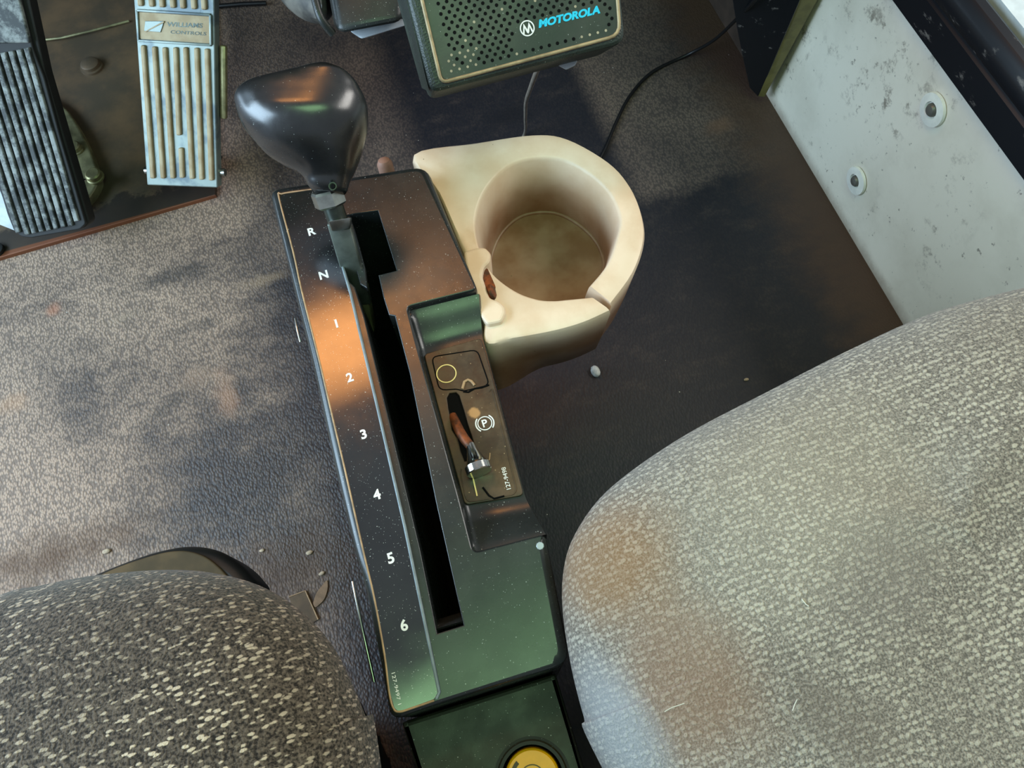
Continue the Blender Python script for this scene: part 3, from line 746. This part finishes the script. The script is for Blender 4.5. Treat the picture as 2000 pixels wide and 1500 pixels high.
# ------------------------------------------------------------------ gear lever with its knob
gl = thing('gear_lever', 'gear lever with a large glossy black wedge-shaped knob pushed forward to R', 'lever')
bar('lever_blade', D(706, 590, .515), D(661, 432, .466), RV, .0135, .006, M_BLADE, gl, .001)
bar('blade_foot', D(716, 640, .54), D(700, 560, .508), RV, .012, .010, M_FLANGE, gl, .001)
hexa('blade_shoulder', [D(640, 432, .458), D(686, 424, .458), D(683, 448, .464), D(648, 452, .464)], [D(642, 432, .466), D(688, 424, .466), D(685, 448, .472), D(650, 452, .472)], M_STEEL, gl, .001, 2)
pA = D(660, 432, .466); pB = D(641, 376, .458); axl = (pB-pA).normalized()
lathe('threaded_stud', pA, axl, [(.0062, 0), (.0062, .026)], M_DKSTEEL, gl, 16)
lathe('jam_nut', D(647, 403, .461), axl, [(.0084, 0), (.0098, .0012), (.0098, .0085), (.0088, .010)], M_STEEL, gl, 6, ang=20, udir=RV)
kn = [(376, 616, 674, 0.4520), (371, 609, 678, 0.4514), (362, 602, 680, 0.4504), (350, 596, 684, 0.4491), (335, 581, 691, 0.4474), (318, 548, 697, 0.4456), (300, 520, 703, 0.4436), (280, 502, 709, 0.4413), (258, 484, 714, 0.4389),
      (235, 472, 717, 0.4363), (212, 464, 717, 0.4338), (192, 461, 713, 0.4316), (174, 469, 704, 0.4296), (160, 490, 696, 0.4280), (147, 535, 685, 0.4266), (136, 575, 672, 0.4253), (128, 600, 655, 0.4244), (124, 618, 642, 0.4240)]
dep = [.0085, .0095, .0105, .0115, .0150, .0196, .0236, .0262, .0272, .0258, .0216, .0176, .0140, .0110, .0082, .0058, .0036, .0022]
bm = bmesh.new(); rings = []; SEG = 48
ys = [k[0] for k in kn]
for i in range(len(kn)*3-2):
    t = i/3; a = int(t); f = t-a; b = min(a+1, len(kn)-1)
    def cr(vals):
        p0, p1, p2, p3 = vals[max(a-1, 0)], vals[a], vals[b], vals[min(b+1, len(vals)-1)]
        return .5*(2*p1+(p2-p0)*f+(2*p0-5*p1+4*p2-p3)*f*f+(3*p1-p0-3*p2+p3)*f**3)
    y = cr(ys); xl = cr([k[1] for k in kn]); xr = cr([k[2] for k in kn]); dd = cr([k[3] for k in kn]); dk = cr(dep)
    c = D((xl+xr)/2, y, dd); m_ = (xr-xl)/2/FPX*dd
    dh = dk
    ring = []
    for k in range(SEG):
        th = 2*math.pi*k/SEG; cs, sn = math.cos(th), math.sin(th); e = 2/2.3
        cx = math.copysign(abs(cs)**e, cs); sy = math.copysign(abs(sn)**e, sn)
        ring.append(bm.verts.new(c+RV*m_*cx+FV*dh*sy))
    rings.append(ring)
for A, B in zip(rings, rings[1:]):
    for k in range(SEG): bm.faces.new((A[k], A[(k+1) % SEG], B[(k+1) % SEG], B[k]))
bm.faces.new(rings[0]); bm.faces.new(rings[-1])
kb = from_bm('knob', bm, M_KNOB, gl, 60)
lathe('set_screw', D(650, 364, .4395), -FV, [(.0024, -.002), (.0024, .0006), (.0018, .0006), (.0017, .0001)], M_DKSTEEL, kb, 14)
lathe('set_screw_hole', D(650, 364, .4390), -FV, [(.0016, 0), (.0012, .0004)], M_BLACK, kb, 12)

# ------------------------------------------------------------------ cup holder
ch = thing('cup_holder', 'cream plastic cup holder with a handle notch fixed to the right of the console', 'cup holder')
ZT = .368
inn = [(1151, 557), (1186, 513), (1206, 456), (1209, 421), (1190, 378), (1151, 340), (1098, 312), (1041, 309), (992, 325), (950, 368), (929, 428), (937, 486), (962, 532), (1006, 566), (1048, 582), (1080, 585), (1108, 583), (1154, 579)]
oud = [(1195, 592), (1238, 532), (1259, 470), (1256, 420), (1234, 364), (1190, 314), (1108, 268), (1040, 260), (930, 276), (806, 299), (800, 330), (812, 420), (850, 560), (905, 640), (1000, 661), (1080, 647), (1140, 630), (1193, 606)]
NI = len(inn)
I3 = catmull([Vector((U(*p, ZT).x, U(*p, ZT).y, 0)) for p in inn], 5, False)
ow = [Vector((U(*p, ZT).x, U(*p, ZT).y, 0)) for p in oud]
fe = U(832, 319, ZC); ca_ = U(934, 566, ZC); cb_ = U(942, 657, ZC)
ow[10] = Vector((fe.x+.002, fe.y-.012, 0)); ow[11] = Vector((fe.x*.5+ca_.x*.5+.002, fe.y*.5+ca_.y*.5, 0)); ow[12] = Vector((ca_.x+.002, ca_.y, 0)); q_ = U(946, 668, ZT); ow[13] = Vector((cb_.x+.0015, q_.y, 0))
O3 = catmull(ow, 5, False)
ccx = sum((U(*p, ZT) for p in inn), Vector())/NI; ccx.z = 0
HB = .074; HI = .052
def section(i, o):
    L = []; wt = sst(max(0, o.x-.046)/.03)
    for s, z in ((.86, -HI-.002), (.895, -HI*.7), (.94, -HI*.35), (.985, -.006)): L.append((ccx+(i-ccx)*s, ZT+z))
    dv = (o-i); Ln = max(dv.length, 1e-5)
    e = min(.0022/Ln, .3)
    L.append((i.lerp(o, 0), ZT-.0028)); L.append((i.lerp(o, e*.35), ZT-.0008)); L.append((i.lerp(o, e), ZT))
    L.append((i.lerp(o, .5), ZT)); L.append((i.lerp(o, 1-e*1.6), ZT)); L.append((i.lerp(o, 1-e*.5), ZT-.0012)); L.append((o, ZT-.0042))
    for s, z in ((.975, -.02), (.94, -.042), (.88, -HB+.004), (.83, -HB)): L.append((ccx+(o-ccx)*(1-(1-s)*wt), ZT+z))
    L.append((ccx+(i-ccx)*.5, ZT-HB))
    return [Vector((p.x, p.y, z)) for p, z in L]
bm = bmesh.new(); secs = [[bm.verts.new(p) for p in section(i, o)] for i, o in zip(I3, O3)]
for A, B in zip(secs, secs[1:]):
    for k in range(len(A)-1): bm.faces.new((A[k], B[k], B[k+1], A[k+1]))
bm.faces.new(secs[0]); bm.faces.new(list(reversed(secs[-1])))
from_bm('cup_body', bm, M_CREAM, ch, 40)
fl = [Vector((ccx.x+(p.x-ccx.x)*.875, ccx.y+(p.y-ccx.y)*.875, 0)) for p in I3]
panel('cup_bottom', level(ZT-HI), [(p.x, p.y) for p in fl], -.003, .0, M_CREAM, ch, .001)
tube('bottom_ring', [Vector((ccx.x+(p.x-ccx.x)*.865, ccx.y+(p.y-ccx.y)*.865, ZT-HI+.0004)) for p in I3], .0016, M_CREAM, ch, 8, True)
# clip lug beside the console
FT = level(ZT)
lug = FT.P([(906, 498), (930, 490), (948, 489), (960, 501), (958, 518), (946, 528), (943, 546), (957, 588), (972, 592), (986, 602), (989, 616), (981, 634), (952, 640), (930, 610), (912, 550)])
panel('clip_lug', FT, rounded(lug, .0022), -.02, .0045, M_CREAM, ch, .0022)
panel('lug_recess', FT, rounded(FT.P([(945, 528), (952, 524), (968, 560), (966, 592), (956, 586), (943, 546)]), .001), -.004, .0004, M_RUST, ch)
lathe('lug_screw', U(960, 571, ZT+.0002), (.9, -.1, .4), [(.0055, 0), (.0052, .0016), (.0030, .0026)], M_RUST, ch, 16)
lathe('mount_stub', U(752, 322, ZT), (0, .3, 1), [(.0055, -.01), (.0055, .001), (.004, .004), (.002, .005)], simple('tan_stub', S(142, 104, 86), .6), ch, 16)

# ------------------------------------------------------------------ rear console box with the yellow button
ZB = .352; FB = level(ZB)
rb = thing('rear_console', 'dark green-black rear console box with a round yellow button at the bottom edge', 'console')
bc = FB.px((1040, 1521)); rbut = abs(FB.px((1098, 1521))[0]-bc[0])
hole = [(bc[0]+rbut*1.17*math.cos(t*math.pi/24), bc[1]+rbut*1.17*math.sin(t*math.pi/24)) for t in range(48)]
yb = -.16; lft = FB.px((782, 1405)); lf2 = FB.px((812, 1500)); rt = FB.px((1086, 1318)); rt2 = FB.px((1141, 1500))
ext = lambda a, b, y: (a[0]+(b[0]-a[0])*(y-a[1])/(b[1]-a[1]), y)
bo = [ext(lft, lf2, .019), ext(rt, rt2, .017), ext(rt, rt2, yb), ext(lft, lf2, yb)]
panel('box_housing', FB, rounded(bo, [.001, .001, .01, .01]), -.352, 0, M_BOX, rb, .003, [ccw(hole)], back=False)
flat_ring('button_collar', FB, bc, rbut*1.10, rbut*1.22, M_RUBDK, rb, w=.0006, n=48)
FBt = level(ZB-.004)
bt = lathe('button', Vector((bc[0], bc[1], ZB-.03)), (0, 0, 1), [(rbut*1.0, 0), (rbut*1.0, .0245), (rbut*.97, .0262), (rbut*.90, .027)], M_YEL, rb, 48, ang=30)
lathe('button_well', Vector((bc[0], bc[1], ZB-.06)), (0, 0, 1), [(rbut*1.168, 0), (rbut*1.168, .031), (rbut*1.0, .031)], M_BLACK, rb, 48)
FM = level(ZB-.003)
flat_ring('button_circle', FM, bc, rbut*.42, rbut*.455, M_YELK, bt, w=.0004)
flat_ring('button_arc', FM, bc, rbut*.66, rbut*.80, M_YELK, bt, math.radians(118), math.radians(165), w=.0004, n=16)
flat_ring('button_arc', FM, bc, rbut*.66, rbut*.80, M_YELK, bt, math.radians(298), math.radians(345), w=.0004, n=16)

# ------------------------------------------------------------------ seats
def cushion(name, outline, rear, ze, top, m, parent, foot):
    L = catmull([Vector((p.x, p.y, 0)) for p in (U(*q, ze) for q in outline)]+[Vector((x, y, 0)) for x, y in rear], 8)
    c = sum(L, Vector())/len(L); c.z = 0
    prof = [(.036, -.11), (.026, -.085), (.015, -.05), (.004, -.018), (0, 0), (.003, top*.25), (.010, top*.5), (.022, top*.72), (.040, top*.86), (.065, top*.95), (.095, top)]
    bm = bmesh.new(); rings = []
    for d, z in prof:
        ring = []
        for p in L:
            v = p-c; r = v.length; q = c+v*(1-d/r)
            wob = .0015*noise.noise(Vector((q.x*14, q.y*14, z*14)))
            ring.append(bm.verts.new((q.x, q.y, ze+z+wob)))
        rings.append(ring)
    base = rings[-1]
    for f in (.75, .5, .25):
        ring = []
        for p in L:
            v = p-c; r = v.length; q = c+v*((1-.095/r)*f)
            ring.append(bm.verts.new((q.x, q.y, ze+top+.002-.004*(1-f)+.003*noise.noise(Vector((q.x*9, q.y*9, 2))))))
        rings.append(ring)
    n = len(L)
    for A, B in zip(rings, rings[1:]):
        for k in range(n): bm.faces.new((A[k], A[(k+1) % n], B[(k+1) % n], B[k]))
    cv = bm.verts.new((c.x, c.y, ze+top-.002))
    for k in range(n): bm.faces.new((rings[-1][k], rings[-1][(k+1) % n], cv))
    bm.faces.new(rings[0])
    from_bm('cushion', bm, m, parent, 80)
    # steel pan and pedestal under the cushion
    sh = lambda k: [((c+(p-c)*k).x, (c+(p-c)*k).y) for p in L[::4]]
    panel('seat_pan', level(0), sh(.84), ze-.13, ze-.10, M_RUBDK, parent, .004)
    panel('pedestal', level(0), sh(foot), 0, ze-.128, M_RUBDK, parent)
sr = thing('passenger_seat', 'large faded grey tweed seat cushion filling the lower right beside the console', 'seat')
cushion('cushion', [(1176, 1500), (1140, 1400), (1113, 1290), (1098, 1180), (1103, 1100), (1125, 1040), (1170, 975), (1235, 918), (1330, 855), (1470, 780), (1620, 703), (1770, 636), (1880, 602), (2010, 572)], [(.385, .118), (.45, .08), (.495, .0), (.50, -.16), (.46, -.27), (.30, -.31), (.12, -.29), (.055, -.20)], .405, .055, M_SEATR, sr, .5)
sl_ = thing('operator_seat', 'dark flecked tweed seat cushion in the lower left corner', 'seat')
cushion('cushion', [(745, 1500), (722, 1420), (690, 1340), (650, 1262), (590, 1195), (510, 1145), (420, 1120), (330, 1113), (220, 1120), (110, 1140), (0, 1170)], [(-.34, .122), (-.45, .06), (-.51, -.08), (-.49, -.26), (-.36, -.33), (-.2, -.32), (-.10, -.24)], .415, .055, M_SEATL, sl_, .5)
# round suspension cover showing in front of the operator's cushion
FZ = level(.20)
sus = catmull([Vector((*FZ.px(p), 0)) for p in ((60, 1185), (150, 1132), (250, 1090), (320, 1069), (372, 1063), (420, 1072), (458, 1094), (482, 1118), (496, 1146), (480, 1220), (400, 1330), (150, 1330))], 6)
sus2 = catmull([Vector((*FZ.px(p), 0)) for p in ((100, 1180), (200, 1122), (290, 1088), (350, 1076), (395, 1084), (430, 1108), (455, 1140), (470, 1180), (470, 1250), (380, 1310), (180, 1310))], 6)
M_SUS = simple('dusty_suspension_cover', S(74, 62, 44), .7, 0, .3, 30, S(96, 78, 54), spec=.15)
M_SUSR = simple('suspension_rim', S(20, 20, 18), .5, 0, .3, 60)
panel('suspension_cover', FZ, [(p.x, p.y) for p in sus], -.04, 0, M_SUSR, sl_, .010, seg=4)
panel('suspension_lid', FZ, [(p.x, p.y) for p in sus2], -.004, .002, M_SUS, sl_, .0015)

# ------------------------------------------------------------------ litter on the floor and threads on the seat
def pebble(name, p, r, m, lab, cat, sq=(1, 1, .8), group=None):
    bm = bmesh.new(); bmesh.ops.create_icosphere(bm, subdivisions=2, radius=r)
    sd = random.random()*50
    for v in bm.verts:
        k = 1+.35*noise.noise(v.co/r*.9+Vector((sd, 0, 0))); v.co = Vector((v.co.x*sq[0]*k, v.co.y*sq[1]*k, v.co.z*sq[2]*k))+Vector(p)+Vector((0, 0, r*sq[2]*.8))
    return tag(from_bm(name, bm, m, None, 50), lab, cat, group)
pebble('pebble', U(1163, 728, 0), .0064, M_STONE, 'pale grey pebble on the black mat right of the cup holder', 'stone', (.8, 1.1, .8))
for px, py, r, lab in ((1457, 742, .0022, 'tiny white crumb on the mat close to the passenger seat edge'), (985, 742, .0022, 'tiny white crumb on the mat just below the cup holder front'),
                       (209, 1077, .0034, 'small pinkish chip on the floor above the suspension cover'), (605, 1080, .0028, 'small pale chip on the floor left of the console side, nearest the console'),
                       (512, 1075, .0022, 'tiny crumb on the floor right of the suspension cover'), (629, 1120, .0026, 'small pale chip just above the dry leaf')):
    pebble('crumb', U(px, py, 0), r, M_CRUMB, lab, 'crumb', (1.3, .8, .5))
FG = level(.0006)
lf = FG.P([(640, 1130), (641, 1150), (634, 1172), (616, 1188), (611, 1180), (618, 1158)])
t = panel('dry_leaf', FG, rounded(lf, .004), 0, .0008, M_LEAF, None, .0002); tag(t, 'curled brown dry leaf lying on the floor between the left seat and console', 'leaf')
cq = FG.P([(565, 1166), (597, 1154), (622, 1210), (588, 1230)])
t = panel('card_scrap', FG, cq, 0, .0010, M_CARD); tag(t, 'dirty square scrap of card half under the left seat cushion', 'card')
tube('card_edge', [FG.at(*FG.px(p), .001) for p in ((565, 1166), (597, 1154), (622, 1210))], .0007, M_TAN, t, 6)
ZS = .4605; M_LINT = simple('lint', S(200, 194, 178), .9)
for pts, lab in (([(1548, 1388), (1552, 1376), (1557, 1366)], 'short white thread on the passenger seat near its lower middle'), ([(1566, 1170), (1574, 1180), (1580, 1184)], 'white lint thread at the centre of the passenger seat'),
                 ([(1298, 1390), (1312, 1382), (1336, 1374)], 'pale lint thread on the brown stained patch of the passenger seat')):
    t = tube('lint_thread', [U(a, b, ZS) for a, b in pts], .00022, M_LINT, None, 5); tag(t, lab, 'thread')
